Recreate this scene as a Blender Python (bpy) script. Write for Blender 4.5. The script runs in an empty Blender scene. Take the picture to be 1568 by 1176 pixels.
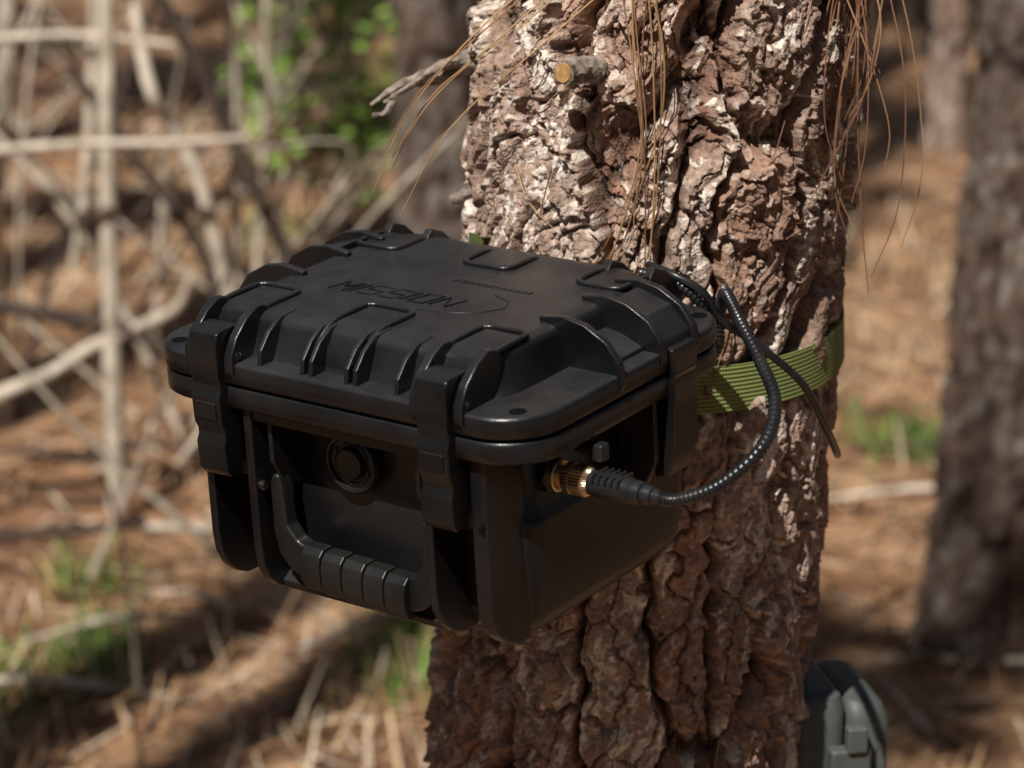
import bpy, math, random
import numpy as np
from math import sin, cos, pi, radians
from mathutils import Matrix, Vector
random.seed(7)
rng = np.random.default_rng(11)
scene = bpy.context.scene
COL = scene.collection

# ------------------------------------------------------------------ frames
CAM_H = 1.6; PITCH = radians(17)
yaw, pit, roll = 0.652, 0.3516, -0.0537
Cc = np.array([1.0971, -1.0922, 0.5403])
f = np.array([-sin(yaw)*cos(pit), cos(yaw)*cos(pit), -sin(pit)])
r = np.array([cos(yaw), sin(yaw), 0.0]); u = np.cross(r, f)
r2 = r*cos(roll)+u*sin(roll); u2 = -r*sin(roll)+u*cos(roll)
Mc = Matrix([[r2[i], u2[i], -f[i], Cc[i]] for i in range(3)]+[[0, 0, 0, 1]])
Mw = Matrix.Translation((0, 0, CAM_H)) @ Matrix.Rotation(pi/2-PITCH, 4, 'X')
CASE_M = Mw @ Mc.inverted()
T0 = CASE_M @ Vector((0.124, 0.321, 0.0))+Vector((.0085, 0, 0))
SUN_AZ = radians(27); SUN_EL = radians(54)
SUN = Vector((-sin(SUN_AZ)*cos(SUN_EL), -cos(SUN_AZ)*cos(SUN_EL), sin(SUN_EL)))

# ------------------------------------------------------------------ materials
def new_mat(name):
    m = bpy.data.materials.new(name); m.use_nodes = True
    nt = m.node_tree
    return m, nt, nt.nodes["Principled BSDF"]
def N(nt, t, **kw):
    n = nt.nodes.new(t)
    for k, v in kw.items(): setattr(n, k, v)
    return n
def mat_noise(name, c1, c2, scale=8, rough=0.8, bump=0.0, bscale=60, spec=0.5, metal=0.0, r2v=None, attr=None, detail=4, bdist=0.002, dust_toplight=None):
    m, nt, b = new_mat(name)
    tc = N(nt, 'ShaderNodeTexCoord')
    no = N(nt, 'ShaderNodeTexNoise'); no.inputs['Scale'].default_value = scale; no.inputs['Detail'].default_value = detail
    nt.links.new(tc.outputs['Object'], no.inputs['Vector'])
    rp = N(nt, 'ShaderNodeValToRGB')
    rp.color_ramp.elements[0].position = .35; rp.color_ramp.elements[1].position = .65
    rp.color_ramp.elements[0].color = (*c1, 1); rp.color_ramp.elements[1].color = (*c2, 1)
    nt.links.new(no.outputs['Fac'], rp.inputs['Fac'])
    out = rp.outputs['Color']
    if attr:
        at = N(nt, 'ShaderNodeAttribute'); at.attribute_name = attr
        mx = N(nt, 'ShaderNodeMix'); mx.data_type = 'RGBA'; mx.blend_type = 'MULTIPLY'; mx.inputs[0].default_value = 1
        nt.links.new(at.outputs['Color'], mx.inputs[6]); nt.links.new(out, mx.inputs[7]); out = mx.outputs[2]
    if dust_toplight:  # dust plus painted top light: upward faces get a lighter base colour
        ge = N(nt, 'ShaderNodeNewGeometry'); sx = N(nt, 'ShaderNodeSeparateXYZ'); nt.links.new(ge.outputs['Normal'], sx.inputs[0])
        m1 = N(nt, 'ShaderNodeMapRange'); m1.inputs['From Min'].default_value = .45; m1.inputs['From Max'].default_value = .95
        nt.links.new(sx.outputs[2], m1.inputs['Value'])
        nd_ = N(nt, 'ShaderNodeTexNoise'); nd_.inputs['Scale'].default_value = 32; nd_.inputs['Detail'].default_value = 7; nd_.inputs['Roughness'].default_value = .7
        nt.links.new(tc.outputs['Object'], nd_.inputs['Vector'])
        m2 = N(nt, 'ShaderNodeMapRange'); m2.inputs['From Min'].default_value = .30; m2.inputs['From Max'].default_value = .72; m2.inputs['To Min'].default_value = .25
        nt.links.new(nd_.outputs['Fac'], m2.inputs['Value'])
        mu = N(nt, 'ShaderNodeMath', operation='MULTIPLY'); nt.links.new(m1.outputs[0], mu.inputs[0]); nt.links.new(m2.outputs[0], mu.inputs[1])
        mx = N(nt, 'ShaderNodeMix'); mx.data_type = 'RGBA'; nt.links.new(mu.outputs[0], mx.inputs[0])
        nt.links.new(out, mx.inputs[6]); mx.inputs[7].default_value = (*dust_toplight, 1); out = mx.outputs[2]
    nt.links.new(out, b.inputs['Base Color'])
    b.inputs['Roughness'].default_value = rough
    b.inputs['Metallic'].default_value = metal
    b.inputs['Specular IOR Level'].default_value = spec
    if r2v is not None:
        mr = N(nt, 'ShaderNodeMapRange'); mr.inputs['To Min'].default_value = rough; mr.inputs['To Max'].default_value = r2v
        mr.inputs['From Min'].default_value = .3; mr.inputs['From Max'].default_value = .7
        nt.links.new(no.outputs['Fac'], mr.inputs['Value']); nt.links.new(mr.outputs[0], b.inputs['Roughness'])
    if bump:
        n2 = N(nt, 'ShaderNodeTexNoise'); n2.inputs['Scale'].default_value = bscale; n2.inputs['Detail'].default_value = 3
        nt.links.new(tc.outputs['Object'], n2.inputs['Vector'])
        bp = N(nt, 'ShaderNodeBump'); bp.inputs['Strength'].default_value = bump; bp.inputs['Distance'].default_value = bdist
        nt.links.new(n2.outputs['Fac'], bp.inputs['Height']); nt.links.new(bp.outputs[0], b.inputs['Normal'])
    return m
M_PLAST = mat_noise('black_plastic', (.005, .005, .006), (.011, .0105, .011), 18, .26, .25, 900, .55, r2v=.42, bdist=.0005, dust_toplight=(.036, .036, .038))
M_PLAST2 = mat_noise('black_plastic_smooth', (.005, .005, .006), (.010, .010, .010), 20, .25, .15, 700, .55, r2v=.36, bdist=.0004, dust_toplight=(.024, .024, .025))
M_HANDLE = mat_noise('handle_rubber', (.009, .009, .009), (.018, .017, .016), 25, .36, .2, 700, .5, bdist=.0005)
M_BRASS = mat_noise('brass', (.55, .40, .22), (.70, .56, .36), 80, .3, metal=1.0)
M_DARK = mat_noise('dark_hole', (.003, .003, .003), (.005, .005, .005), 10, .9, spec=.1)
M_STEEL = mat_noise('screw_steel', (.10, .10, .10), (.25, .24, .22), 200, .35, metal=1.0)
M_CABLE = mat_noise('cable_rubber', (.010, .010, .012), (.02, .02, .021), 60, .33, .1, 300)
M_BARK = mat_noise('pine_bark', (.68, .67, .66), (1.18, 1.17, 1.16), 300, .92, .8, 600, .2, attr='col', bdist=.0018)
M_FARBARK = mat_noise('far_bark', (.8, .8, .8), (1.1, 1.1, 1.1), 60, .92, spec=.2, attr='col', detail=2)
M_ATTR = mat_noise('needle_litter', (.8, .8, .8), (1.1, 1.1, 1.1), 30, .8, attr='col', spec=.25, detail=1)
M_PALEWOOD = mat_noise('dead_branch_wood', (.42, .35, .27), (.74, .65, .53), 25, .85)
M_DARKWOOD = mat_noise('dark_branch_wood', (.045, .030, .022), (.10, .068, .05), 25, .9)
M_CUT = mat_noise('cut_wood', (.36, .19, .06), (.55, .33, .13), 260, .85)
M_TWIG = mat_noise('twig_wood', (.12, .09, .07), (.38, .31, .26), 140, .9, .9, 350)
M_TCAM = mat_noise('grey_green_plastic', (.070, .080, .075), (.092, .102, .096), 30, .5, .2, 600)

def strap_material():
    m, nt, b = new_mat('green_webbing')
    uv = N(nt, 'ShaderNodeAttribute'); uv.attribute_name = 'su'
    wv = N(nt, 'ShaderNodeMath', operation='SINE')
    ml = N(nt, 'ShaderNodeMath', operation='MULTIPLY'); ml.inputs[1].default_value = 2*pi*11
    sp = N(nt, 'ShaderNodeSeparateColor')
    nt.links.new(uv.outputs['Color'], sp.inputs[0])
    nt.links.new(sp.outputs[1], ml.inputs[0]); nt.links.new(ml.outputs[0], wv.inputs[0])
    ml2 = N(nt, 'ShaderNodeMath', operation='MULTIPLY'); ml2.inputs[1].default_value = 2*pi*300
    s2 = N(nt, 'ShaderNodeMath', operation='SINE')
    nt.links.new(sp.outputs[0], ml2.inputs[0]); nt.links.new(ml2.outputs[0], s2.inputs[0])
    rp = N(nt, 'ShaderNodeValToRGB')
    rp.color_ramp.elements[0].color = (.14, .18, .05, 1); rp.color_ramp.elements[1].color = (.23, .28, .085, 1)
    mr = N(nt, 'ShaderNodeMapRange'); mr.inputs['From Min'].default_value = -1
    nt.links.new(wv.outputs[0], mr.inputs['Value']); nt.links.new(mr.outputs[0], rp.inputs['Fac'])
    nt.links.new(rp.outputs[0], b.inputs['Base Color'])
    ad = N(nt, 'ShaderNodeMath', operation='MULTIPLY_ADD'); ad.inputs[1].default_value = .35
    nt.links.new(s2.outputs[0], ad.inputs[0]); nt.links.new(wv.outputs[0], ad.inputs[2])
    bp = N(nt, 'ShaderNodeBump'); bp.inputs['Strength'].default_value = .5; bp.inputs['Distance'].default_value = .0006
    nt.links.new(ad.outputs[0], bp.inputs['Height']); nt.links.new(bp.outputs[0], b.inputs['Normal'])
    b.inputs['Roughness'].default_value = .75
    return m
M_STRAP = strap_material()

# ------------------------------------------------------------------ mesh helpers
def empty(name, mw=None, parent=None):
    o = bpy.data.objects.new(name, None); o.empty_display_size = .05; COL.objects.link(o)
    if parent: o.parent = parent
    if mw is not None: o.matrix_world = mw
    return o
def mk(name, verts, faces, mat, parent=None, smooth=True, bevel=0, seg=2, angle=35):
    me = bpy.data.meshes.new(name)
    me.from_pydata([tuple(v) for v in verts], [], [tuple(q) for q in faces])
    me.validate(); me.update()
    o = bpy.data.objects.new(name, me); COL.objects.link(o)
    if mat: me.materials.append(mat)
    if parent: o.parent = parent
    import bmesh
    bm = bmesh.new(); bm.from_mesh(me); bmesh.ops.recalc_face_normals(bm, faces=bm.faces); bm.to_mesh(me); bm.free()
    if smooth:
        me.shade_smooth()
        me.set_sharp_from_angle(angle=radians(angle))
    if bevel:
        b = o.modifiers.new('bevel', 'BEVEL'); b.width = bevel; b.segments = seg; b.limit_method = 'ANGLE'; b.angle_limit = radians(28); b.harden_normals = True
    return o
def mk_np(name, V, F, mat, col=None, parent=None, smooth=True):
    V = np.asarray(V, np.float32); F = np.asarray(F, np.int32)
    me = bpy.data.meshes.new(name)
    k = F.shape[1]
    me.vertices.add(len(V)); me.vertices.foreach_set('co', V.ravel())
    me.loops.add(F.size); me.loops.foreach_set('vertex_index', F.ravel())
    me.polygons.add(len(F)); me.polygons.foreach_set('loop_start', np.arange(0, F.size, k, dtype=np.int32))
    me.update(calc_edges=True); me.validate()
    if smooth: me.shade_smooth()
    if col is not None:
        a = me.color_attributes.new('col', 'FLOAT_COLOR', 'POINT')
        c4 = np.ones((len(V), 4), np.float32); c4[:, :3] = col
        a.data.foreach_set('color', c4.ravel())
    me.materials.append(mat)
    o = bpy.data.objects.new(name, me); COL.objects.link(o)
    if parent: o.parent = parent
    return o
def rr(x0, x1, y0, y1, rad, z, n=8):
    pts = []
    for cx, cy, a0 in ((x1-rad, y0+rad, -90), (x1-rad, y1-rad, 0), (x0+rad, y1-rad, 90), (x0+rad, y0+rad, 180)):
        for i in range(n+1):
            a = radians(a0+90*i/n); pts.append((cx+rad*cos(a), cy+rad*sin(a), z))
    return pts
def loft(name, rings, mat, parent=None, bevel=0, cap=True, angle=35, seg=2):
    n = len(rings[0]); V = [p for q in rings for p in q]; F = []
    for k in range(len(rings)-1):
        for i in range(n):
            j = (i+1) % n
            F.append((k*n+i, k*n+j, (k+1)*n+j, (k+1)*n+i))
    if cap:
        F.append(tuple(range(n))[::-1]); F.append(tuple((len(rings)-1)*n+i for i in range(n)))
    return mk(name, V, F, mat, parent, bevel=bevel, angle=angle, seg=seg)
def extr(name, prof, axis, a, b, mat, parent=None, bevel=.001, seg=2):
    def P(p, t):
        if axis == 0: return (t, p[0], p[1])
        if axis == 1: return (p[0], t, p[1])
        return (p[0], p[1], t)
    n = len(prof)
    V = [P(p, a) for p in prof]+[P(p, b) for p in prof]
    F = [tuple(range(n)), tuple(range(n, 2*n))[::-1]]+[(i, (i+1) % n, n+(i+1) % n, n+i) for i in range(n)]
    return mk(name, V, F, mat, parent, bevel=bevel, seg=seg)
def box(name, x0, x1, y0, y1, z0, z1, mat, parent=None, bevel=.001):
    return extr(name, [(x0, y0), (x1, y0), (x1, y1), (x0, y1)], 2, z0, z1, mat, parent, bevel)
def crom(pts, m=8):
    P = [np.array(p, float) for p in pts]
    if len(P) < 3: return [P[0]+(P[-1]-P[0])*t for t in np.linspace(0, 1, m+1)]
    P = [2*P[0]-P[1]]+P+[2*P[-1]-P[-2]]
    out = []
    for i in range(1, len(P)-2):
        for k in range(m):
            t = k/m
            out.append(.5*((2*P[i])+(-P[i-1]+P[i+1])*t+(2*P[i-1]-5*P[i]+4*P[i+1]-P[i+2])*t*t+(-P[i-1]+3*P[i]-3*P[i+1]+P[i+2])*t**3))
    out.append(P[-2]); return out
class Acc:
    def __init__(s): s.V = []; s.F = []; s.C = []
    def tube(s, pts, rad, seg=6, m=8, ripple=None, col=(1, 1, 1), spline=True, wob=0, flat=1.0):
        P = crom(pts, m) if spline else [np.array(p, float) for p in pts]
        n = len(P)
        if not hasattr(rad, '__len__'): rad = [rad, rad]
        R = np.interp(np.linspace(0, 1, n), np.linspace(0, 1, len(rad)), rad)
        base = len(s.V); T0_ = P[1]-P[0]; T0_ = T0_/np.linalg.norm(T0_)
        a = np.cross(T0_, [0, 0, 1.0]);
        if np.linalg.norm(a) < .1: a = np.cross(T0_, [1.0, 0, 0])
        a /= np.linalg.norm(a)
        for i in range(n):
            T = P[min(i+1, n-1)]-P[max(i-1, 0)]; T = T/(np.linalg.norm(T)+1e-12)
            a = a-T*np.dot(a, T); a /= np.linalg.norm(a); b = np.cross(T, a)
            rr_ = R[i]*(1 if ripple is None else ripple(i))
            for k in range(seg):
                th = 2*pi*k/seg
                w = 1+wob*(random.random()-.5)
                s.V.append(P[i]+(a*cos(th)*flat+b*sin(th))*rr_*w); s.C.append(col)
        for i in range(n-1):
            for k in range(seg):
                k2 = (k+1) % seg
                s.F.append((base+i*seg+k, base+i*seg+k2, base+(i+1)*seg+k2, base+(i+1)*seg+k))
        for i in (0, n-1):
            c = len(s.V); s.V.append(P[i]); s.C.append(col)
            for k in range(0, seg):
                s.F.append((c, base+i*seg+k, base+i*seg+(k+1) % seg, c))
    def obj(s, name, mat, parent=None, smooth=True):
        V = np.array(s.V); 
        F = [q if q[0] != q[3] else q[:3] for q in s.F]
        me = bpy.data.meshes.new(name); me.from_pydata([tuple(v) for v in V], [], F); me.validate(); me.update()
        me.shade_smooth(); me.set_sharp_from_angle(angle=radians(50))
        a = me.color_attributes.new('col', 'FLOAT_COLOR', 'POINT')
        c4 = np.ones((len(V), 4), np.float32); c4[:, :3] = np.array(s.C); a.data.foreach_set('color', c4.ravel())
        me.materials.append(mat)
        o = bpy.data.objects.new(name, me); COL.objects.link(o)
        if parent: o.parent = parent
        return o
def lathe_x(name, prof, cy, cz, mat, parent, seg=32, knurl=0, axis=0):
    rings = []
    for t, rad in prof:
        ring = []
        for k in range(seg):
            a = 2*pi*k/seg; q = rad*(1-(knurl if k % 2 else 0))
            c, s_ = q*cos(a), q*sin(a)
            ring.append((t, cy+c, cz+s_) if axis == 0 else ((cy+c, t, cz+s_) if axis == 1 else (cy+c, cz+s_, t)))
        rings.append(ring)
    return loft(name, rings, mat, parent, bevel=0, angle=30)

# ------------------------------------------------------------------ numpy noise
_tabs = {}
def tab(nu, seed, k=1):
    key = (nu, seed, k)
    if key not in _tabs: _tabs[key] = np.random.default_rng(seed*1000+nu).random((nu, 512, k))
    return _tabs[key]
def vn(U, V, nu, sv, seed):
    T = tab(nu, seed)[:, :, 0]
    x = U*nu; y = V*sv+200
    ix = np.floor(x).astype(int); iy = np.floor(y).astype(int); fx = x-ix; fy = y-iy
    fx = fx*fx*(3-2*fx); fy = fy*fy*(3-2*fy)
    g = lambda a, b: T[a % nu, b % 512]
    return (g(ix, iy)*(1-fx)+g(ix+1, iy)*fx)*(1-fy)+(g(ix, iy+1)*(1-fx)+g(ix+1, iy+1)*fx)*fy
def fbm(U, V, nu, sv, seed, o=4):
    s = 0; a = .5; t = 0
    for i in range(o):
        s = s+a*vn(U, V, nu*2**i, sv*2**i, seed+i); t += a; a *= .5
    return s/t
def vor(U, V, nu, sv, seed, jit=.9):
    T = tab(nu, seed, 4)
    x = U*nu; y = V*sv+200
    ix = np.floor(x).astype(int); iy = np.floor(y).astype(int)
    F1 = np.full(x.shape, 9.); F2 = np.full(x.shape, 9.); R1 = np.zeros(x.shape); R2 = np.zeros(x.shape); LX = np.zeros(x.shape); LY = np.zeros(x.shape)
    for dx in (-1, 0, 1):
        for dy in (-1, 0, 1):
            c = T[(ix+dx) % nu, (iy+dy) % 512]
            px = ix+dx+.5+(c[..., 0]-.5)*jit; py = iy+dy+.5+(c[..., 1]-.5)*jit
            ex = x-px; ey = y-py; d = np.sqrt(ex*ex+ey*ey)
            m = d < F1
            F2 = np.where(m, F1, np.minimum(F2, d))
            R1 = np.where(m, c[..., 2], R1); R2 = np.where(m, c[..., 3], R2)
            LX = np.where(m, ex, LX); LY = np.where(m, ey, LY); F1 = np.where(m, d, F1)
    return F1, F2, R1, R2, LX, LY
def sst(a, b, x):
    t = np.clip((x-a)/(b-a), 0, 1); return t*t*(3-2*t)

def bark_field(U, V, circ, seed=1):
    k = circ/.70
    n = lambda c: max(4, int(round(c*k)))
    w1 = fbm(U, V, n(12), 16, seed+50, 5)-.5; w2 = fbm(U, V, n(16), 18, seed+60, 4)-.5
    w3 = fbm(U, V, n(70), 75, seed+65, 4)-.5
    Uw = U+(w1*.05+w3*.014)/k; Vw = V+w2*.05+w3*.014
    F1, F2, R1, R2, LX, LY = vor(Uw, Vw, n(17), 4.6, seed)
    d = F2-F1
    fis = sst(.02, .19, d)
    H = .0165*fis+.0035*(R1-.5)
    G1, G2, Q1, Q2, QX, QY = vor(Uw+w3*.006/k, Vw, n(40), 21, seed+3)
    g = G2-G1
    H = H-.0058*(1-sst(0, .10, g))*(.3+fis*.7)+.0040*(Q1-.5)*fis-.0022*QY*fis
    w4 = fbm(U, V, n(150), 165, seed+70, 3)-.5
    K1, K2, S1, S2, SX, SY = vor(Uw+w4*.010/k, Vw+w4*.010, n(86), 60, seed+5)
    kk = K2-K1
    rg = .40+.75*sst(.35, .65, fbm(U, V, n(9), 9, seed+33, 3))
    H = H+.0042*(np.floor(S1*4)/3-.5)*(.35+.65*fis)*rg-.0020*SY*rg
    tf = fbm(Uw, Vw, n(34), 26, seed+80, 5)
    ter = np.floor(tf*14)/14
    H = H+.010*(ter-.5)*(.35+.65*fis)
    J1, J2, A1, A2, AX, AY = vor(Uw+w4*.004/k, Vw+w4*.006, n(230), 185, seed+7)
    H = H+(.0017*(A1-.5)+.0012*w4-.0008*AY)*rg
    hn = np.clip((H+.004)/.019, 0, 1)
    mixg = np.clip(-.02+.95*(Q2*.30+S2*.40+A2*.30)+.55*(hn-.5), 0, 1)[..., None]
    red = np.array([.235, .125, .085]); gry = np.array([.44, .335, .275]); wht = np.array([.76, .67, .59]); drk = np.array([.018, .010, .007])
    C = red*(1-mixg)+gry*mixg
    wf = (sst(.68, .82, S2*.50+A2*.50+.16*(hn-.5)))[..., None]*.9
    C = C*(1-wf)+wht*wf
    rf = sst(.58, .66, R2)*sst(.25, .55, Q1)
    C = C*(1-rf[..., None]*.5)+np.array([.40, .225, .155])*rf[..., None]*.5
    dk = (1-sst(.05, .46, hn))[..., None]  # low crevices go near-black: dark bark plus shade painted into the colour
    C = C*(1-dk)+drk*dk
    gl = fbm(U, V, n(6), 7, seed+95, 3)[..., None]
    C = C*(.78+.48*gl)
    C = C*(.75+.5*fbm(U, V, n(200), 200, seed+90, 2))[..., None]
    return H, C

def trunk(name, base, R, lean, z0, z1, seed, angs=None, rows=None, parent=None, mat=None, amp=1, tint=1.0):
    A, Z = np.meshgrid(angs, rows)
    U = (A+pi)/(2*pi)
    H, C = bark_field(U, Z, 2*pi*R, seed)
    flare = 1+.18*np.exp(-np.maximum(Z-0, 0)/.18)
    taper = np.clip(1.0-.055*(Z-1.1), .25, 1.2)
    lump = 1+.05*(fbm(U, Z, 4, 3, seed+99, 2)-.5)
    Rr = R*taper*flare*lump+H*amp
    X = base[0]+lean[0]*(Z-base[2])+Rr*np.sin(A); Y = base[1]+lean[1]*(Z-base[2])-Rr*np.cos(A)
    V = np.stack([X, Y, Z], -1).reshape(-1, 3)
    na = len(angs); nr = len(rows)
    i = np.arange(nr-1)[:, None]*na; j = np.arange(na)[None, :]; j2 = (j+1) % na
    F = np.stack([i+j, i+j2, i+na+j2, i+na+j], -1).reshape(-1, 4)
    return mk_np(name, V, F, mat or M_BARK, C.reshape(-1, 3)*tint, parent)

# ------------------------------------------------------------------ main pine
LEAN = (.056, 0.0)
def axis_at(z): return np.array([T0.x+LEAN[0]*(z-T0.z), T0.y, z])
RT = .1030
main_tree = empty('pine_tree')
fa = np.concatenate([np.linspace(-radians(100), radians(100), 520), np.linspace(radians(102), radians(258), 60)])
fa = np.where(fa > pi, fa-2*pi, fa); fa = np.sort(fa)
frows = np.concatenate([np.arange(-.05, T0.z-.46, .04), np.arange(T0.z-.42, T0.z+.23, .00074), np.arange(T0.z+.24, 3, .04), np.arange(3, 9.2, .12)])
trunk('trunk', (T0.x, T0.y, T0.z), RT, LEAN, 0, 9, 1, fa, frows, main_tree, amp=1.0)

def surf(phi, z, off=.0):
    c = axis_at(z); R = RT+.009+off
    return np.array([c[0]+R*sin(phi), c[1]-R*cos(phi), z])
tz = T0.z
sb = surf(radians(-19), tz+.128, -.014)
tip = sb+np.array([-.034, -.036, .005])
a = Acc(); a.tube([sb, sb*.75+tip*.25, sb*.45+tip*.55+np.array([0, 0, .001]), tip], [.014, .0088, .0078, .0074], 18, 12, wob=.30)
a.obj('branch_stub', M_TWIG, main_tree)
a = Acc(); d = (tip-sb)/np.linalg.norm(tip-sb); a.tube([tip-d*.001, tip+d*.0006], [.0066, .0056], 14, 1, wob=.16); a.obj('stub_cut_face', M_CUT, main_tree)
a = Acc()
def tp(x, z, y=0): return (T0.x+x, T0.y+y, tz+z)
a.tube([tp(-.09, .123), tp(-.118, .113), tp(-.143, .103, .01), tp(-.158, .098, .01), tp(-.175, .088, .0)], [.010, .0080, .0050, .0028, .0014], 8, 6, wob=.35)
a.tube([tp(-.11, .117), tp(-.130, .115, -.01), tp(-.150, .104, -.02), tp(-.166, .094, -.02)], [.006, .0035, .0022, .001], 7, 6, wob=.3)
a.tube([tp(-.160, .095), tp(-.166, .083), tp(-.174, .082)], [.002, .0022, .0016], 6, 4, wob=.3)
a.tube([tp(-.098, .030), tp(-.112, .034), tp(-.126, .028)], [.004, .0075, .003], 8, 4, wob=.5)
a.obj('dead_twig', M_TWIG, main_tree)

nd = empty('pine_needles')
a = Acc()
def needle(a, pts, col, rad=.0005): a.tube(pts, [rad, rad, rad*.5], 4, 6, col=col)
tan = (.48, .29, .14); redb = (.22, .11, .065); brn = (.33, .19, .105)
for k in range(5):
    x0 = -.05-.010*k; j = random.uniform(-.012, .012)
    needle(a, [tp(x0+.03, .20+j, -.10), tp(x0-.02, .160+j, -.12), tp(-.125-.006*k, .115+j*2, -.09), tp(-.155-.004*k, .07+j*3, -.07)], random.choice([tan, tan, brn]))
for k in range(8):
    s = random.uniform(-.06, .06); q = random.uniform(-.08, .08)
    ph = -.17+s
    zt = random.uniform(.15, .23); zb = random.uniform(-.03, .05)
    needle(a, [surf(ph-.06+q, tz+zt, .010), surf(ph+.02+s*.4, tz+zt*.7+zb*.3, .012), surf(ph+.07, tz+zt*.4+zb*.6, .011), surf(ph+.02+s+q, tz+zb*.9+zt*.1, .010), surf(ph-.06+s, tz+zb, .010)], random.choice([tan, brn, brn, redb]), .0005)
for k in range(22):
    t = random.random()
    L = random.uniform(.08, .20)
    z0_ = .25-random.random()*.10
    x0 = .116+random.uniform(-.012, .014)
    dx = random.choice([-.05, -.02, 0.005, .012, .03])*random.random()
    bend = random.uniform(-.014, .018)
    needle(a, [tp(x0, z0_, -.05-.03*t), tp(x0+dx*.3+bend, z0_-L*.35, -.06-.03*t), tp(x0+dx*.8+bend*.9, z0_-L*.75, -.06-.03*t), tp(x0+dx-bend*.3, z0_-L, -.06-.03*t)], random.choice([redb, redb, brn]), .00055)
for k in range(22):
    ph = random.uniform(-.9, 1.2); z = tz+random.choice([random.uniform(-.36, -.1), random.uniform(.0, .2)])
    L = random.uniform(.04, .11); q = random.uniform(-.4, .4)
    needle(a, [surf(ph, z, .006), surf(ph+q*.4, z-L*.5, .009), surf(ph+q, z-L, .004)], random.choice([redb, brn, tan]), .00045)
a.obj('needles', M_ATTR, nd)

# ------------------------------------------------------------------ THE CASE
case = empty('equipment_case', CASE_M)
W, D, HT, HB = .27, .206, .036, .130
P_ = M_PLAST
loft('lid_flange', [rr(.0012, W-.0012, .0012, D-.0012, .033, .0010), rr(0, W, 0, D, .034, .0024), rr(0, W, 0, D, .034, .0112), rr(.001, W-.001, .001, D-.001, .033, .0130), rr(.003, W-.003, .003, D-.003, .031, .0138)], P_, case, angle=50)
def domering(ix, iy, iyb, rad, z): return rr(ix, W-ix, iy, D-iyb, rad, z, 10)
loft('lid_dome', [domering(.030, .012, .012, .03, .010), domering(.033, .016, .015, .03, .015), domering(.0355, .0195, .017, .03, .022), domering(.038, .023, .018, .028, .030), domering(.0395, .0250, .019, .026, .0340), domering(.0425, .0285, .022, .023, .0360), domering(.048, .034, .028, .018, .0366)], P_, case, angle=60)
def fin_prof(reach, depth=.0, top=.0410):
    return [(depth+.001, .002), (depth-.0025, .009), (depth-.0020, .018), (depth+.004, .028), (depth+.014, .0368), (depth+.024, top), (depth+reach, top-.001), (depth+reach+.006, .0345), (depth+.03, .012), (depth+.022, .002)]
def mirror(p, Dm): return [(Dm-y, z) for y, z in p]
XL, XR = .0545, .2135
for i, x in enumerate((XL-.0145, XL+.0145, XR-.0145, XR+.0145)):
    extr('lid_rib_front_%d' % i, fin_prof(.030), 0, x-.0030, x+.0030, P_, case, .0013, 3)
    extr('lid_rib_back_%d' % i, mirror(fin_prof(.026), D), 0, x-.0030, x+.0030, P_, case, .0013, 3)
short = [(.004, .008), (.006, .022), (.014, .031), (.024, .0365), (.038, .0375), (.03, .008)]
for i, x in enumerate((.0860, .1165, .1225, .1475, .1535, .1820)):
    extr('lid_gusset_front_%d' % i, short, 0, x-.0015, x+.0015, P_, case, .0008)
def ubead(name, xc, hw, back=False, dep=.040, thick=.0019):
    a = Acc()
    yy = (lambda y: D-y) if back else (lambda y: y)
    pts = [(xc-hw, .014, .021), (xc-hw, .021, .030), (xc-hw, .030, .0358), (xc-hw, .038, .0374)]
    e = .024+dep
    pts += [(xc-hw, e-.006, .0374), (xc-hw+.002, e-.0018, .0374), (xc-hw+.006, e, .0374), (xc, e, .0374)]
    full = pts+[(2*xc-p[0], p[1], p[2]) for p in pts[:-1]][::-1]
    full = [(p[0], yy(p[1]), p[2]) for p in full]
    a.tube(full, thick, 8, 4)
    a.obj(name, P_, case)
    pr = [(.016, .014), (.019, .0255), (.026, .0350), (.032, .0376), (e-.004, .0376), (e-.002, .034), (.04, .02)]
    if back: pr = mirror(pr, D)
    extr(name+'_pad', pr, 0, xc-hw+.003, xc+hw-.003, P_, case, .0008)
for i, (xc, hw) in enumerate(((XL, .0150), (.1350, .0165), (XR, .0150))):
    ubead('lid_bead_front_%d' % i, xc, hw); ubead('lid_bead_back_%d' % i, xc, hw, True, .034)
def side_prof(m=False):
    p = [(W-.001, .002), (W+.0020, .009), (W+.0005, .020), (W-.008, .031), (W-.022, .0390), (W-.036, .0415), (W-.052, .0395), (W-.05, .03), (W-.03, .01)]
    return [(W-x, z) for x, z in p] if m else p
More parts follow.
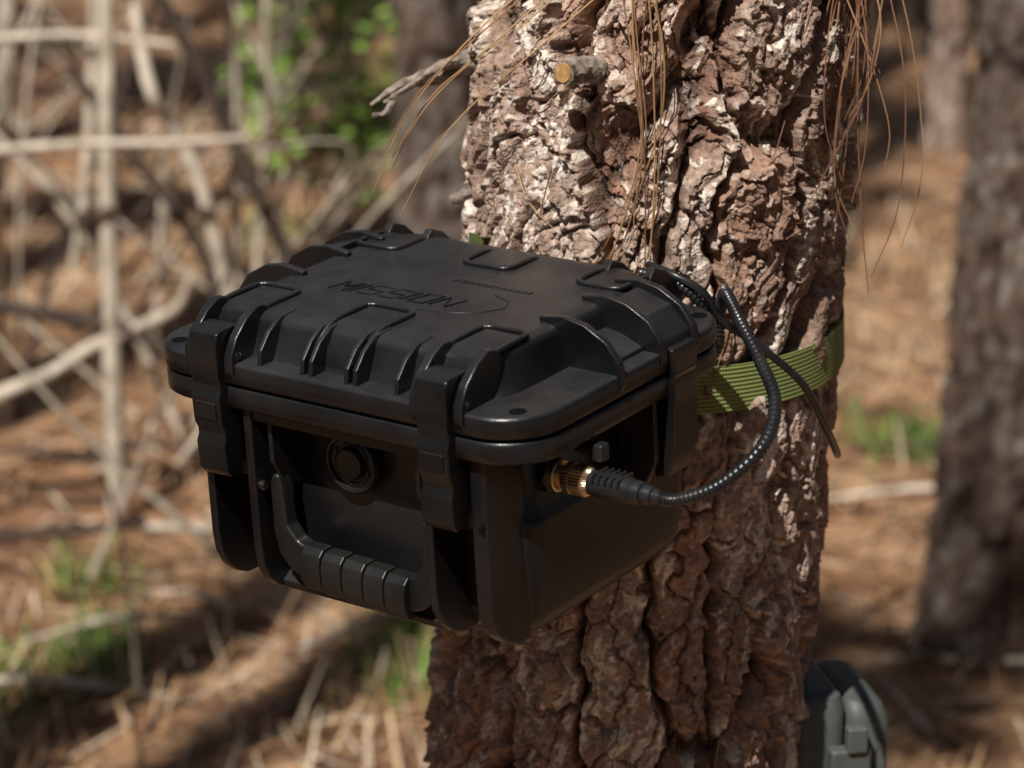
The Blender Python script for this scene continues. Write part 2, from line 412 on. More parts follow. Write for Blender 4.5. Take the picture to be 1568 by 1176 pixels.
for m in (False, True):
    t = 'left' if m else 'right'
    for i, y in enumerate((.088, .128, .160)):
        extr('side_rib_%s_%d' % (t, i), side_prof(m), 1, y-.0026, y+.0026, P_, case, .0013, 3)
    q = [(W-.001, .004), (W-.002, .018), (W-.014, .031), (W-.036, .0375), (W-.04, .01)]
    if m: q = [(W-x, z) for x, z in q]
    extr('side_bracket_web_'+t, q, 1, .128, .160, P_, case, .001)
    q = [(W-.006, .004), (W-.012, .016), (W-.026, .022), (W-.04, .024), (W-.04, .008)]
    if m: q = [(W-x, z) for x, z in q]
    extr('side_bracket_shelf_'+t, q, 1, .088, .128, P_, case, .001)
    q = [(W+.003, .014), (W+.0045, .0), (W+.0025, -.004), (W+.004, -.012), (W+.003, -.045), (W-.003, -.062), (W-.012, -.064), (W-.012, .014)]
    if m: q = [(W-x, z) for x, z in q]
    extr('side_latch_'+t, q, 1, .133, .156, M_PLAST2, case, .0015, 3)
    for y in (.125, .163):
        q = [(W-.004, -.012), (W-.004, -.050), (W-.012, -.066), (W-.026, -.074), (W-.03, -.012)]
        if m: q = [(W-x, z) for x, z in q]
        extr('side_body_rib_%s_%.3f' % (t, y), q, 1, y-.002, y+.002, P_, case, .001)
for i, (x, y) in enumerate(((.0165, .0165), (W-.0165, .0165), (W-.0165, D-.0165), (.0165, D-.0165))):
    lathe_x('ear_hole_shade_%d' % i, [(.0130, .0048), (.0140, .0048)], x, y, M_DARK, case, 24, axis=2)  # flat dark disc on the ear, painting the shade inside a hole
loft('body_flange', [rr(.002, W-.002, .002, D-.002, .033, -.0135), rr(.0004, W-.0004, .0004, D-.0004, .034, -.0120), rr(.0004, W-.0004, .0004, D-.0004, .034, -.0024), rr(.0015, W-.0015, .0015, D-.0015, .033, -.0010)], P_, case, angle=50)
loft('body_gasket', [rr(.003, W-.003, .003, D-.003, .031, -.0014), rr(.003, W-.003, .003, D-.003, .031, .0014)], M_DARK, case)
def br(ix, iy, rad, z): return rr(ix, W-ix, iy, D-.012-(ix-.024)*.5, rad, z, 8)
loft('body_shell', [br(.0300, .036, .014, -.010), br(.0305, .036, .014, -.054), br(.0265, .034, .014, -.060), br(.0255, .033, .015, -.064), br(.0275, .034, .015, -.10), br(.0290, .0345, .016, -.117), br(.031, .0365, .016, -.124), br(.035, .040, .015, -.1285), br(.041, .046, .013, -.130)], P_, case, angle=60)
def body_fin(name, x, t, y0=.004, zb=-.118, bev=.0015):
    p = [(y0, -.0125), (y0, zb+.022), (y0+.0015, zb+.010), (y0+.006, zb+.001), (y0+.013, zb-.006), (y0+.022, zb-.0105), (.040, zb-.0115), (.040, -.0125)]
    extr(name, p, 0, x-t/2, x+t/2, P_, case, bev, 3)
body_fin('body_rib_0', .043, .0055, .003, -.116); body_fin('body_rib_1', .0735, .006, .004, -.119)
body_fin('body_rib_2', .1985, .0055, .004, -.118); body_fin('body_rib_3', .2320, .0110, .006, -.118, .002)
for i, x in enumerate((.0845, .1885)):
    extr('recess_rib_%d' % i, [(.010, -.0125), (.010, -.045), (.018, -.060), (.036, -.066), (.036, -.0125)], 0, x-.0016, x+.0016, P_, case, .001)
box('recess_header', .075, .197, .006, .036, -.021, -.0125, P_, case, .0015)
extr('recess_sill', [(.022, -.128), (.020, -.123), (.026, -.119), (.040, -.118), (.040, -.1295)], 0, .075, .197, P_, case, .0012)
lp = [(-.0005, .0325), (-.0040, .031), (-.0062, .026), (-.0068, .006), (-.0052, .0015), (-.0052, -.0015), (-.0075, -.006), (-.0068, -.022), (-.0045, -.0265), (-.0045, -.030), (-.0066, -.034), (-.0056, -.050), (-.0025, -.054), (.008, -.055), (.010, -.03), (.012, .020), (.014, .0325)]
for i, x in enumerate((XL, XR)):
    extr('latch_%d' % i, lp, 0, x-.0104, x+.0104, M_PLAST2, case, .0014, 3)
    extr('latch_lower_panel_%d' % i, [(-.0082, -.009), (-.0078, -.019), (-.006, -.020), (-.006, -.008)], 0, x-.0075, x+.0075, M_PLAST2, case, .0006)
    for sx in (-1, 1):
        lathe_x('latch_pin_%d_%d' % (i, sx), [(x+sx*.0165, .0022), (x+sx*.0178, .0022), (x+sx*.0182, .0014)], .004, .0175, M_STEEL, case, 16)
    box('latch_backing_%d' % i, x-.012, x+.012, .016, .036, -.0600, -.0125, P_, case, .001)
bx, bz = .127, -.044
def ycyl(name, prof, mat, seg=48): lathe_x(name, prof, bx, bz, mat, case, seg, axis=1)
ycyl('button_base', [(.036, .0185), (.029, .0182), (.0275, .0172), (.0270, .0150), (.0285, .0145), (.0290, .0100), (.0270, .0095), (.0255, .0085), (.0252, .0)], M_PLAST2)
for k in range(3):
    a = Acc(); a0 = k*2*pi/3+.4
    a.tube([(bx+.0122*cos(a0+t), .0282, bz+.0122*sin(a0+t)) for t in np.linspace(0, 1.5, 8)], .0011, 6, 2); a.obj('button_arc_%d' % k, M_HANDLE, case)
a = Acc(); a.tube([(bx+.0166*cos(t), .0276, bz+.0166*sin(t)) for t in np.linspace(0, 2*pi, 33)], .0009, 6, 1, spline=False); a.obj('button_ring', M_PLAST2, case)
for i, (x, y, z) in enumerate(((.0780, .013, -.060), (.1945, .014, -.058))):
    lathe_x('pivot_screw_%d' % i, [(x-.002, .0030), (x+.0010, .0030), (x+.0016, .0024), (x+.0016, 0)], y-.004, z, M_STEEL, case, 12)
lathe_x('front_screw', [(.0034, 0), (.0036, .0018), (.008, .0018)], .2345, -.052, M_DARK, case, 12, axis=1)
Uo = [(.0785, -.060), (.0785, -.090), (.081, -.102), (.089, -.111), (.102, -.1160), (.174, -.1185), (.185, -.1140), (.1925, -.104), (.1945, -.092), (.1945, -.056), (.1920, -.050), (.1880, -.050),
      (.1862, -.056), (.1855, -.086), (.181, -.0945), (.172, -.0980), (.107, -.0955), (.096, -.0920), (.0890, -.084), (.0872, -.060), (.0855, -.054), (.0810, -.054)]
extr('handle_frame', Uo, 1, .0130, .0235, M_HANDLE, case, .0030, 3)
ng = 5
for k in range(ng):
    x0 = .1015+k*.0150; x1 = x0+.0143; zt = -.0925-.00045*k*2
    extr('handle_grip_%d' % k, [(.0085, zt-.0035), (.0070, zt-.008), (.0070, zt-.018), (.0105, zt-.0255), (.020, zt-.0260), (.0245, zt-.020), (.0245, zt-.006), (.020, zt), (.0125, zt)], 0, x0, x1, M_HANDLE, case, .0010, 2)
a = Acc(); z = .0367
def st(pts, rd=.00034): a.tube([(x+.35*(y-.079), y, z) for x, y in pts], rd, 6, 3, spline=False)
lx = .078
for k, g in enumerate(('M', 'I', 'S', 'S', 'I', 'O', 'N')):
    wd = .0105 if g != 'I' else .001
    x0 = lx; lx += wd+.0040; y0 = .077+k*.0006; h = .0150; w = wd
    S = {'M': [[(0, 0), (0, h), (w/2, h*.4), (w, h), (w, 0)]], 'I': [[(0, 0), (0, h)]], 'S': [[(0, 0), (w, 0), (w, h/2), (0, h/2), (0, h), (w, h)]],
         'O': [[(0, 0), (0, h), (w, h), (w, 0), (0, 0)]], 'N': [[(0, 0), (0, h), (w, 0), (w, h)]]}[g]
    for s_ in S:
        st([(x0+p[0], y0+p[1]) for p in s_]); st([(x0+p[0]+.0014, y0+p[1]-.0010) for p in s_])
st([(.150, .070), (.168, .073), (.181, .082), (.184, .094), (.176, .104), (.160, .110)])
for k in range(12):
    x0 = .120+k*.0046; st([(x0, .119), (x0+.0016, .1235), (x0+.0030, .119)], .00026)
a.obj('lid_emblem', M_PLAST2, case)
cy, cz = .057, -.037
X0 = W-.030
lathe_x('connector_nut', [(X0-.002, .0105), (X0+.0045, .0105), (X0+.0052, .0095)], cy, cz, M_PLAST2, case, 6)
lathe_x('connector_flange', [(X0+.005, .0092), (X0+.0095, .0092), (X0+.0102, .0085), (X0+.0102, .0058), (X0+.0145, .0058)], cy, cz, M_BRASS, case, 32)
lathe_x('connector_knurl', [(X0+.0140, .0066), (X0+.0146, .0088), (X0+.0185, .0089), (X0+.0188, .0082), (X0+.0196, .0082), (X0+.0199, .0089), (X0+.0270, .0088), (X0+.0278, .0078), (X0+.030, .0070), (X0+.030, .005)], cy, cz, M_BRASS, case, 64, knurl=.06)
lathe_x('connector_boot', [(X0+.0295, .0055), (X0+.030, .0068), (X0+.040, .0074), (X0+.055, .0070), (X0+.0565, .0058), (X0+.058, .0058), (X0+.0585, .0068), (X0+.0625, .0064), (X0+.063, .0050), (X0+.0645, .0050), (X0+.065, .0058), (X0+.069, .0053), (X0+.0695, .0040), (X0+.074, .0036)], cy, cz, M_CABLE, case, 24)
for k in range(5):
    box('boot_ridge_%d' % k, X0+.034+k*.004, X0+.0355+k*.004, cy-.0078, cy+.0078, cz+.0035, cz+.0075, M_CABLE, case, .0005)
box('cap_clip', X0+.014, X0+.030, cy+.006, cy+.017, cz+.012, cz+.0165, M_CABLE, case, .0015)
box('cap_clip_hook', X0+.026, X0+.034, cy+.004, cy+.012, cz+.010, cz+.0200, M_CABLE, case, .0015)
xs = X0+.070
a = Acc()
pts = [(xs, .057, -.037), (xs+.012, .060, -.0375), (.336, .080, -.033), (.344, .110, -.020), (.332, .142, -.008), (.305, .170, .003), (.281, .190, .014), (.265, .202, .0235), (.256, .212, .020), (.248, .219, .004), (.243, .220, -.020), (.22, .215, -.035)]
a.tube(pts, .0034, 12, 36, ripple=lambda i: 1.0+.10*(1 if i % 4 < 2 else -1))
a.tube([(.205, .212, .030), (.226, .204, .030), (.243, .210, .020), (.250, .218, .002), (.262, .238, -.018), (.276, .262, -.046), (.275, .288, -.080), (.264, .320, -.110), (.245, .355, -.13)], .0024, 10, 14)
a.tube([(.205, .205, .027), (.226, .204, .026), (.240, .212, .012), (.246, .222, -.012), (.235, .222, -.03)], .0030, 10, 30, ripple=lambda i: 1.0+.10*(1 if i % 4 < 2 else -1))
a.obj('antenna_cable', M_CABLE, case)

# ------------------------------------------------------------------ strap
strap = empty('green_strap', CASE_M)
cx, cyy, RR = .125, .325, .1225
path = []
phis = np.linspace(radians(47), radians(313), 90)
path.append((.206, .2085))
for ph in phis: path.append((cx+RR*sin(ph), cyy-RR*cos(ph)))
path.append((.04, .2085))
V = []; F = []; SU = []
hh = .0145; th = .0014
for i, (x, y) in enumerate(path):
    t = i/(len(path)-1)
    dx, dy = x-cx, y-cyy; L = math.hypot(dx, dy); nx, ny = dx/L, dy/L
    zz = -.055-.006*sin(pi*min(t*2.2, 1))
    for (s, v) in ((0, -hh), (1, -hh), (1, hh), (0, hh)):
        V.append((x+nx*th*s, y+ny*th*s, zz+v)); SU.append((t, (v+hh)/(2*hh), 0, 1))
for i in range(len(path)-1):
    for k in range(4):
        F.append((i*4+k, i*4+(k+1) % 4, (i+1)*4+(k+1) % 4, (i+1)*4+k))
o = mk('webbing', V, F, M_STRAP, strap, angle=40)
at = o.data.color_attributes.new('su', 'FLOAT_COLOR', 'POINT')
at.data.foreach_set('color', np.array(SU, np.float32).ravel())

# ------------------------------------------------------------------ trail camera
tcb = axis_at(tz-.37)
tc_m = Matrix.Translation((tcb[0]+.135, tcb[1]+.02, tz-.361)) @ Matrix.Rotation(radians(12), 4, 'Z')
tc = empty('trail_camera', tc_m)
loft('housing_back', [rr(-.030, .006, -.040, .045, .010, -.070), rr(-.032, .008, -.042, .047, .012, -.064), rr(-.032, .008, -.042, .047, .012, .052), rr(-.028, .006, -.038, .043, .011, .061), rr(-.02, .003, -.03, .035, .010, .063)], M_TCAM, tc, angle=50)
loft('housing_front', [rr(.009, .036, -.038, .043, .010, -.069), rr(.009, .039, -.040, .045, .010, -.062), rr(.009, .039, -.040, .045, .010, .044), rr(.009, .034, -.036, .041, .009, .054), rr(.011, .028, -.03, .035, .007, .057)], M_TCAM, tc, angle=50)
box('latch', -.006, .022, -.052, -.040, -.060, .030, M_TCAM, tc, .003)
box('latch_top', .004, .018, -.055, -.045, .028, .046, M_TCAM, tc, .002)
box('side_ridge', .028, .034, -.046, -.038, -.060, .030, M_TCAM, tc, .002)
lathe_x('lens', [(.038, .016), (.044, .016), (.045, .013), (.042, .011), (.042, 0)], 0.0, .01, M_DARK, tc, 24)
zz = tz-.405
V = []; F = []
ts = np.linspace(radians(-180), radians(180), 80)
for i, t in enumerate(ts):
    for s, v in ((0, -.012), (1, -.012), (1, .012), (0, .012)):
        q = axis_at(zz); R_ = RT+.019+.0015*s
        V.append((q[0]+R_*sin(t), q[1]-R_*cos(t), zz+v))
    if i < len(ts)-1:
        for k in range(4): F.append((i*4+k, i*4+(k+1) % 4, (i+1)*4+(k+1) % 4, (i+1)*4+k))
so = mk('strap', V, F, M_TCAM, None); so.parent = tc; so.matrix_parent_inverse = tc_m.inverted()

def leafset(name, n, fn, parent=None):
    V = []; F = []; C = []
    for i in range(n):
        c, d, nrm, L, w, col = fn(i)
        c = np.array(c, float); d = np.array(d, float); d /= np.linalg.norm(d); s = np.cross(d, nrm); s /= (np.linalg.norm(s)+1e-9)
        b = len(V); V += [c, c+d*L*.3+s*w*.42, c+d*L*.6+s*w*.45, c+d*L, c+d*L*.6-s*w*.45, c+d*L*.3-s*w*.42]; F.append((b, b+1, b+2, b+3)); F.append((b, b+3, b+4, b+5)); C += [col]*6
    return mk_np(name, V, F, M_ATTR, np.array(C), parent, smooth=False)
lf = [(tp(-.108, .004, -.05), (-1, -.2, .35), (0, -1, .4), .030, .014, (.20, .29, .08)), (tp(-.112, .000, -.05), (-1, -.3, .8), (0, -1, .3), .024, .012, (.16, .25, .07)), (tp(-.106, .008, -.05), (-.5, -.5, .9), (.2, -1, .3), .018, .010, (.22, .30, .10))]
leafset('strap_tail_leaves', 3, lambda i: lf[i])  # made-up leaves standing in for a likely strap tail

# ------------------------------------------------------------------ ground
gx = np.concatenate([-np.geomspace(150, 7, 16), np.arange(-6.5, 6.5, .08), np.geomspace(7, 150, 16)])
gy = np.concatenate([-np.geomspace(150, 4, 16), np.arange(-3.5, 13, .08), np.geomspace(13.5, 200, 20)])
GX, GY = np.meshgrid(gx, gy)
def gh(X, Y):
    U = (X+200)/400; V_ = Y
    near = np.exp(-((X/9)**2+((Y-5)/9)**2))
    return (.10*(fbm(U, V_, 400, 1.0, 201, 3)-.5)+.05*(fbm(U, V_, 1600, 4, 205, 3)-.5)*near)+.02*np.maximum(Y-9, 0)
GZ = gh(GX, GY)
nx_, ny_ = len(gx), len(gy)
i = np.arange(ny_-1)[:, None]*nx_; j = np.arange(nx_-1)[None, :]
F = np.stack([i+j, i+j+1, i+nx_+j+1, i+nx_+j], -1).reshape(-1, 4)
m, nt, b = new_mat('pine_straw_ground')
tcn = N(nt, 'ShaderNodeTexCoord')
def nz(s, dd=4):
    n = N(nt, 'ShaderNodeTexNoise'); n.inputs['Scale'].default_value = s; n.inputs['Detail'].default_value = dd
    nt.links.new(tcn.outputs['Object'], n.inputs['Vector']); return n
n1, n2, n3 = nz(1.6), nz(9), nz(40, 2)
rp = N(nt, 'ShaderNodeValToRGB'); cr = rp.color_ramp
cr.elements[0].position = .32; cr.elements[0].color = (.08, .045, .026, 1)
cr.elements[1].position = .70; cr.elements[1].color = (.66, .51, .34, 1)
e = cr.elements.new(.45); e.color = (.24, .12, .062, 1)
e = cr.elements.new(.56); e.color = (.44, .26, .14, 1)
ad = N(nt, 'ShaderNodeMath', operation='MULTIPLY_ADD'); ad.inputs[1].default_value = .5
ad2 = N(nt, 'ShaderNodeMath', operation='MULTIPLY'); ad2.inputs[1].default_value = .5
nt.links.new(n2.outputs['Fac'], ad2.inputs[0]); nt.links.new(n1.outputs['Fac'], ad.inputs[0]); nt.links.new(ad2.outputs[0], ad.inputs[2])
nt.links.new(ad.outputs[0], rp.inputs['Fac']); nt.links.new(rp.outputs[0], b.inputs['Base Color'])
b.inputs['Roughness'].default_value = .95
bp = N(nt, 'ShaderNodeBump'); bp.inputs['Strength'].default_value = .8; bp.inputs['Distance'].default_value = .03
nt.links.new(n3.outputs['Fac'], bp.inputs['Height']); nt.links.new(bp.outputs[0], b.inputs['Normal'])
mk_np('forest_floor', np.stack([GX, GY, GZ], -1).reshape(-1, 3), F, m)

def ghs(x, y): return float(gh(np.array([x]), np.array([y]))[0])
def blades(name, X, Y, Z, yawv, pitchv, L, Wd, C, parent=None):
    n = len(X); d = np.stack([np.cos(yawv)*np.cos(pitchv), np.sin(yawv)*np.cos(pitchv), np.sin(pitchv)], -1)
    s = np.stack([-np.sin(yawv), np.cos(yawv), np.zeros(n)], -1)
    c = np.stack([X, Y, Z], -1)
    V = np.stack([c-s*Wd[:, None]/2, c+s*Wd[:, None]/2, c+d*L[:, None]+s*Wd[:, None]*.15, c+d*L[:, None]-s*Wd[:, None]*.15], 1).reshape(-1, 3)
    F = np.arange(4*n).reshape(n, 4)
    return mk_np(name, V, F, M_ATTR, np.repeat(C, 4, 0), parent, smooth=False)
n = 24000
Y = rng.uniform(2.5, 12, n); X = rng.uniform(-1, 1, n)*(.6+.24*Y)
pal = np.array([[.38, .20, .095], [.54, .34, .18], [.23, .12, .065], [.74, .59, .43], [.12, .08, .05]])
pc = pal[rng.choice(5, n, p=[.29, .26, .19, .18, .08])]*rng.uniform(.7, 1.25, (n, 1))
blades('pine_straw', X, Y, gh(X, Y)+rng.uniform(.003, .03, n), rng.uniform(0, 2*pi, n), rng.normal(.05, .18, n), rng.uniform(.05, .15, n), rng.uniform(.004, .010, n), pc)
def tufts(name, cs, nb, hgt, colr, spread):
    X = []; Y = []
    for (x, y, w) in cs:
        X += list(rng.normal(x, w, nb)); Y += list(rng.normal(y, w*1.3, nb))
    X = np.array(X); Y = np.array(Y); n = len(X)
    c = np.array(colr)[rng.integers(0, len(colr), n)]*rng.uniform(.75, 1.2, (n, 1))
    return blades(name, X, Y, gh(X, Y), rng.uniform(0, 2*pi, n), rng.uniform(.5, 1.45, n), rng.uniform(.4, 1, n)*hgt, rng.uniform(.004, .009, n), c)
dg = [(-.95+random.random()*1.6, random.uniform(3.4, 8), random.uniform(.05, .22)) for _ in range(26)]+[(random.uniform(.5, 1.3), random.uniform(4.2, 9), .15) for _ in range(8)]
tufts('dry_grass', dg, 80, .10, [(.76, .63, .45), (.64, .47, .29), (.50, .33, .18)], 1)
gg = [(.67, 4.8, .06), (.74, 4.75, .04), (-.53, 6.5, .07), (-.66, 3.85, .05), (-.60, 3.95, .03), (-.17, 3.8, .06), (-.66, 4.25, .04), (-.74, 3.7, .05), (-.12, 3.95, .05), (-.40, 7.4, .14), (-.30, 8.2, .16), (-.55, 8.0, .14)]
tufts('green_grass', gg, 100, .08, [(.15, .27, .045), (.23, .36, .08), (.10, .19, .04)], 1)

# ------------------------------------------------------------------ background trees
canopy_sites = []
def pine(x, y, R, lean, seed, h=9.0, tint=1.0, nl=4, res=56):
    e = empty('pine_tree')
    z0 = ghs(x, y)-.05
    fine = (0 < y < 8 and abs(x) < 1.5)
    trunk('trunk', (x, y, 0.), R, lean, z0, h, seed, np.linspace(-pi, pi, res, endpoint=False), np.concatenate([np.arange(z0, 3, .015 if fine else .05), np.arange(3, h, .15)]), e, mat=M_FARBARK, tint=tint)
    canopy_sites.append((x+lean[0]*h, y+lean[1]*h, h, e, nl))
    return e
pine(.705, 3.95, .078, (.040, .0), 21, tint=.30)  # low tint puts the shade on this trunk into its bark colour
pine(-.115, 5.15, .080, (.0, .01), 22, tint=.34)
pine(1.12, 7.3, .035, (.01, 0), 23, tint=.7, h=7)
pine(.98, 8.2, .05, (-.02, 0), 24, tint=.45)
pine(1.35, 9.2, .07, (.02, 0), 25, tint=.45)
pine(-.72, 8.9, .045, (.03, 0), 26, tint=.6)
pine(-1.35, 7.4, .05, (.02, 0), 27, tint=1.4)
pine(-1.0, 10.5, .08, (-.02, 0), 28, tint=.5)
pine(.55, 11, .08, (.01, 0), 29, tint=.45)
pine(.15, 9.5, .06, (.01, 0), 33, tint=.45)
pine(-2.2, 12.5, .10, (.01, 0), 30); pine(2.3, 12, .10, (.0, 0), 31); pine(-.3, 14, .1, (0, 0), 32)
near = ((-3.2, 2.2), (3.0, 1.2), (-2.9, -1.2), (1.8, -3.6), (-5.2, -.4), (-3.6, 6.2), (-1.2, -5.6), (-2.2, .7), (-.55, -1.5), (.7, -2.4), (-4.2, 3.4), (1.6, .6), (-1.9, 3.2), (-3.9, -3.4))  # unseen trees, added so their crowns dapple the floor with shade
far = ((3.4, 5.2), (4.8, -1.4), (5.5, 9.5), (-6, 10), (4, 17), (-4, 18), (0.8, 20), (8, 14), (-9, 15), (-7, 4), (7, 3), (-5, -8), (3, -8), (8, -6))
for k, (x, y) in enumerate(near+far):
    pine(x, y, random.uniform(.08, .13), (random.uniform(-.02, .02), random.uniform(-.02, .02)), 40+k, res=28, nl=13 if k < len(near) else 6)
canopy_sites.append((T0.x+.4, T0.y, 9.0, main_tree, 9))

tgt = [(Vector((T0.x, T0.y-.1, tz+.12)), .75), (Vector(CASE_M @ Vector((.13, .1, .03))), .75), (Vector((T0.x+.05, T0.y-.1, tz-.1)), .70), (Vector((T0.x+.10, T0.y-.1, tz+.02)), .75)]  # spots kept sunlit: limbs and foliage toward the sun are left out
for p in ((-.64, 4.5, .75), (-.60, 4.5, .30), (-.30, 6.0, .0), (-.10, 6.8, 0), (-.42, 6.4, .45), (-.36, 6.5, .75), (-.25, 3.75, 0), (-.85, 3.9, 0), (.78, 5.9, 0), (.62, 4.6, 0), (-.9, 5.6, .3)):
    tgt.append((Vector(p), .46))
def blocked(c, rad):
    for t, rr_ in tgt:
        v = Vector(c)-t; dd = (v-SUN*v.dot(SUN)).length
        if dd < min(rad, rr_): return True
    return False
def tufted(name, centres, parent):
    K = 30
    cs = np.array(centres); n = len(cs)*K
    base = np.repeat(cs, K, 0)
    dirs = rng.normal(size=(n, 3)); dirs /= np.linalg.norm(dirs, axis=1)[:, None]
    c = base+dirs*rng.uniform(.0, .14, (n, 1))
    yv = np.arctan2(dirs[:, 1], dirs[:, 0]); pv = np.arcsin(np.clip(dirs[:, 2], -1, 1))
    g = np.array([[.05, .09, .025], [.08, .12, .035], [.035, .065, .02]])[rng.integers(0, 3, n)]
    return blades(name, c[:, 0], c[:, 1], c[:, 2], yv, pv, rng.uniform(.14, .25, n), rng.uniform(.05, .09, n), g, parent)
for (x, y, h, e, nl) in canopy_sites:
    limbs = Acc(); cen = []
    for k in range(nl):
        zt = h-.2-random.random()*3.6; an = random.uniform(0, 2*pi); L = random.uniform(.7, 2.2)
        p0 = np.array([x, y, zt]); p1 = p0+np.array([cos(an)*L, sin(an)*L, .25*L+random.uniform(-.1, .3)])
        if any(blocked(p0+(p1-p0)*s_, .30) for s_ in (0, .25, .5, .75, 1)): continue
        limbs.tube([p0, (p0+p1)/2+np.array([0, 0, -.08]), p1], [.028, .018, .008], 6, 3)
        for q in range(random.randint(2, 4)):
            t = random.uniform(.5, 1.05); c = p0+(p1-p0)*t+np.array([random.uniform(-.3, .3), random.uniform(-.3, .3), random.uniform(-.1, .3)])
            if not blocked(c, .75): cen.append(c)
    for q in range(2):
        c = (x+random.uniform(-.3, .3), y+random.uniform(-.3, .3), h+random.uniform(-.4, .3))
        if not blocked(c, .75): cen.append(c)
    if limbs.V: limbs.obj('limbs', M_DARKWOOD, e)
    if cen: tufted('foliage', cen, e)
n = 9000
an = rng.uniform(0, 2*pi, n); rad = rng.uniform(13, 24, n); zz = rng.uniform(0, 1, n)**.8*11
fc = np.array([[.045, .075, .02], [.07, .10, .03], [.09, .065, .04], [.03, .05, .018]])[rng.integers(0, 4, n)]
blades('sky_block_foliage', rad*np.cos(an), 4+rad*np.sin(an), zz+.3, rng.uniform(0, 2*pi, n), rng.uniform(-1.2, 1.2, n), rng.uniform(.5, 1.3, n), rng.uniform(.4, .9, n), fc)  # unseen ring of leaf cards, added to block low sky light

# ------------------------------------------------------------------ dead brush at left
br1 = empty('dead_brush')
a = Acc(); b_ = Acc()
YB = 4.5
def bp_(x, z, y=YB): return (x, y, z)
def pale(pts, rad): a.tube([bp_(*p) for p in pts], rad, 8, 6, wob=.15)
def dark(pts, rad): b_.tube([bp_(*p) for p in pts], rad, 8, 6, wob=.15)
pale([(-.630, 1.5), (-.636, .93), (-.646, .66), (-.652, .30), (-.657, 0)], [.012, .014, .015, .016])
pale([(-.63, 1.4, 4.6), (-.66, .9, 4.55), (-.68, .60), (-.71, .42)], [.009, .009, .007])
pale([(-.46, 1.3, 4.8), (-.48, .9, 4.8), (-.47, .66, 4.8), (-.475, .43, 4.8), (-.48, 0, 4.8)], [.008, .012])
pale([(-.70, 1.3, 4.9), (-.587, .78), (-.545, .66), (-.496, .546), (-.45, .3), (-.42, 0)], [.010, .012])
pale([(-.95, .80), (-.86, .793), (-.68, .80), (-.534, .784)], [.008, .007, .005])
pale([(-.95, .60, 4.4), (-.86, .627, 4.4), (-.70, .645, 4.4), (-.55, .648, 4.4), (-.41, .656, 4.4)], [.009, .008, .006])
pale([(-.95, .17), (-.86, .20), (-.753, .244), (-.68, .29), (-.58, .334), (-.54, .36), (-.52, .41)], [.012, .011, .007])
pale([(-.60, .05, 4.3), (-.50, .045, 4.3), (-.38, .05, 4.32), (-.2, .04, 4.35)], [.008, .010, .008])
pale([(-.66, .34), (-.65, .27)], [.006, .008])
pale([(-.85, 1.3, 5), (-.87, .95, 5), (-.88, .8, 5), (-.93, .3, 5), (-.93, 0, 5)], [.014, .018])
pale([(-.42, 1.2, 5.4), (-.45, .8, 5.3), (-.47, .4, 5.3), (-.5, 0, 5.3)], [.006, .009])
dark([(-.70, 1.1), (-.58, .905), (-.496, .748), (-.432, .60), (-.368, .446), (-.30, .25), (-.25, 0)], [.012, .014])
dark([(-.70, .75), (-.598, .60), (-.53, .50), (-.486, .40), (-.45, .2), (-.43, 0)], [.009, .012])
dark([(-.95, .36), (-.86, .36), (-.71, .334), (-.59, .30), (-.5, .2)], [.015, .014, .01])
dark([(-.9, .05, 4.25), (-.72, .05, 4.27), (-.58, .055, 4.3)], [.009, .009])
dark([(-.90, .12), (-.74, .10), (-.60, .12), (-.48, .10)], [.005, .004])
pale([(-.88, .62, 4.7), (-.74, .45, 4.7), (-.64, .25, 4.7), (-.55, .02, 4.7)], [.006, .008])
dark([(-.55, 1.0, 5.2), (-.70, .6, 5.1), (-.84, .25, 5.0), (-.9, 0, 5.0)], [.007, .009])
pale([(-.555, .34, 3.7), (-.535, .25, 3.7), (-.525, .12, 3.7), (-.52, 0, 3.7)], [.003, .0035])
pale([(-.475, .07, 3.45), (-.46, .10, 3.4), (-.45, .13, 3.4)], [.004, .005])
for k in range(50):
    x = random.uniform(-1.15, -.30); y = random.uniform(4.1, 6.6); x *= y/4.6
    L = random.uniform(.25, 1.0); q = random.uniform(-1.1, 1.1); z = random.uniform(0, .25)
    dst = a if random.random() < .5 else b_
    p0 = (x, y, z); p1 = (x+q*L*.5+random.uniform(-.03, .03), y+random.uniform(-.1, .1), z+L*.45); p2 = (x+q*L, y+random.uniform(-.1, .1), z+L*.85)
    dst.tube([p0, p1, p2], [random.uniform(.003, .007), .002], 5, 5)
    if random.random() < .6:
        dst.tube([p1, (p1[0]+random.uniform(-.15, .15), p1[1], p1[2]+.12), (p1[0]+random.uniform(-.25, .25), p1[1], p1[2]+random.uniform(.05, .25))], [.003, .0015], 5, 4)
for k in range(30):
    x = random.uniform(-1., -.3) if k < 18 else random.uniform(.5, 1.4); y = random.uniform(3.7, 8)
    if k >= 18: x *= y/5.5
    an = random.uniform(-.6, .6); L = random.uniform(.15, .5)
    z = ghs(x, y)+.02
    (a if random.random() < .6 else b_).tube([(x, y, z), (x+L*.5*cos(an), y+L*.5*sin(an), z+.02), (x+L*cos(an), y+L*sin(an), z+.01)], [.004, .007, .003], 6, 4)
a.obj('pale_branches', M_PALEWOOD, br1); b_.obj('dark_branches', M_DARKWOOD, br1)

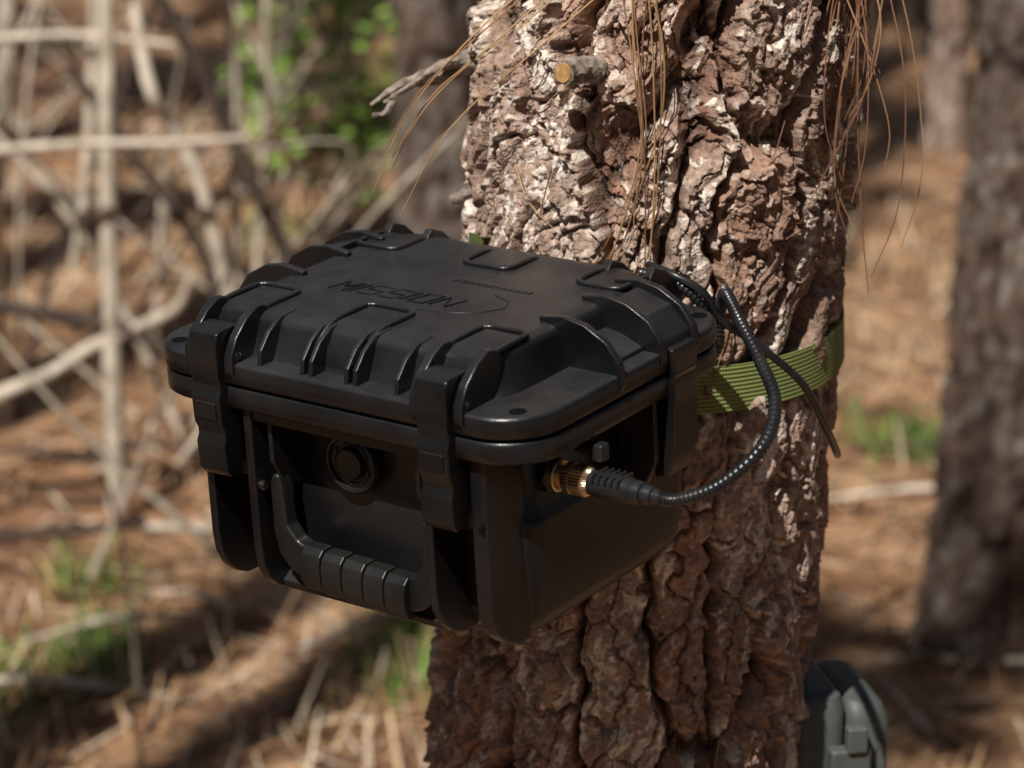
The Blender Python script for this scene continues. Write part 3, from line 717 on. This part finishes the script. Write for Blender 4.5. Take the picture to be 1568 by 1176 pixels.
# ------------------------------------------------------------------ green saplings
def sapling(xc, yc, n, sx, hmax, seed):
    rs = random.Random(seed)
    sap = empty('sapling')
    a = Acc(); L_ = []
    for k in range(n):
        x0 = xc+rs.uniform(-sx, sx); y0 = yc+rs.uniform(-.2, .2)
        pts = [(x0, y0, 0), (x0+rs.uniform(-.1, .1), y0, hmax*.35), (x0+rs.uniform(-.18, .18), y0+rs.uniform(-.1, .1), hmax*(.6+.4*rs.random()))]
        a.tube(pts, [.005, .002], 5, 4); P = crom(pts, 10)
        for q in range(34):
            p = P[rs.randint(6, len(P)-1)]; L_.append((p+np.array([rs.gauss(0, .035), rs.gauss(0, .03), rs.gauss(0, .03)]), (rs.uniform(-1, 1), rs.uniform(-1, 1), rs.uniform(-.3, .6)), (rs.uniform(-.5, .5), rs.uniform(-.8, 0), 1), rs.uniform(.03, .06), rs.uniform(.018, .035), rs.choice([(.22, .36, .06), (.34, .50, .11), (.14, .25, .045)])))
    a.obj('stems', M_TWIG, sap)
    leafset('leaves', len(L_), lambda i: L_[i], sap)
sapling(-.36, 6.3, 13, .15, .85, 3)
sapling(-.52, 7.4, 8, .16, .55, 5)

# ------------------------------------------------------------------ world, sun, camera
w = bpy.data.worlds.new("World"); scene.world = w; w.use_nodes = True
nt = w.node_tree; bg = nt.nodes['Background']
sky = nt.nodes.new('ShaderNodeTexSky'); sky.sky_type = 'NISHITA'; sky.sun_disc = False
sky.sun_elevation = SUN_EL; sky.sun_rotation = math.atan2(SUN.x, SUN.y)
nt.links.new(sky.outputs[0], bg.inputs[0]); bg.inputs[1].default_value = .05
sl = bpy.data.lights.new('sun', 'SUN'); sl.energy = 5; sl.angle = radians(.5); sl.color = (1, .955, .88)
so = bpy.data.objects.new('sun', sl); COL.objects.link(so)
so.rotation_mode = 'QUATERNION'; so.rotation_quaternion = SUN.to_track_quat('Z', 'Y')
cam = bpy.data.cameras.new('camera'); co = bpy.data.objects.new('camera', cam); COL.objects.link(co)
co.matrix_world = Mw; cam.sensor_width = 36; cam.lens = 36*4400/1568
cam.clip_end = 500; cam.clip_start = .05
cam.dof.use_dof = True; cam.dof.focus_distance = 1.60; cam.dof.aperture_fstop = 8.0
scene.camera = co
scene.view_settings.view_transform = 'Standard'; scene.view_settings.look = 'None'; scene.view_settings.exposure = 0
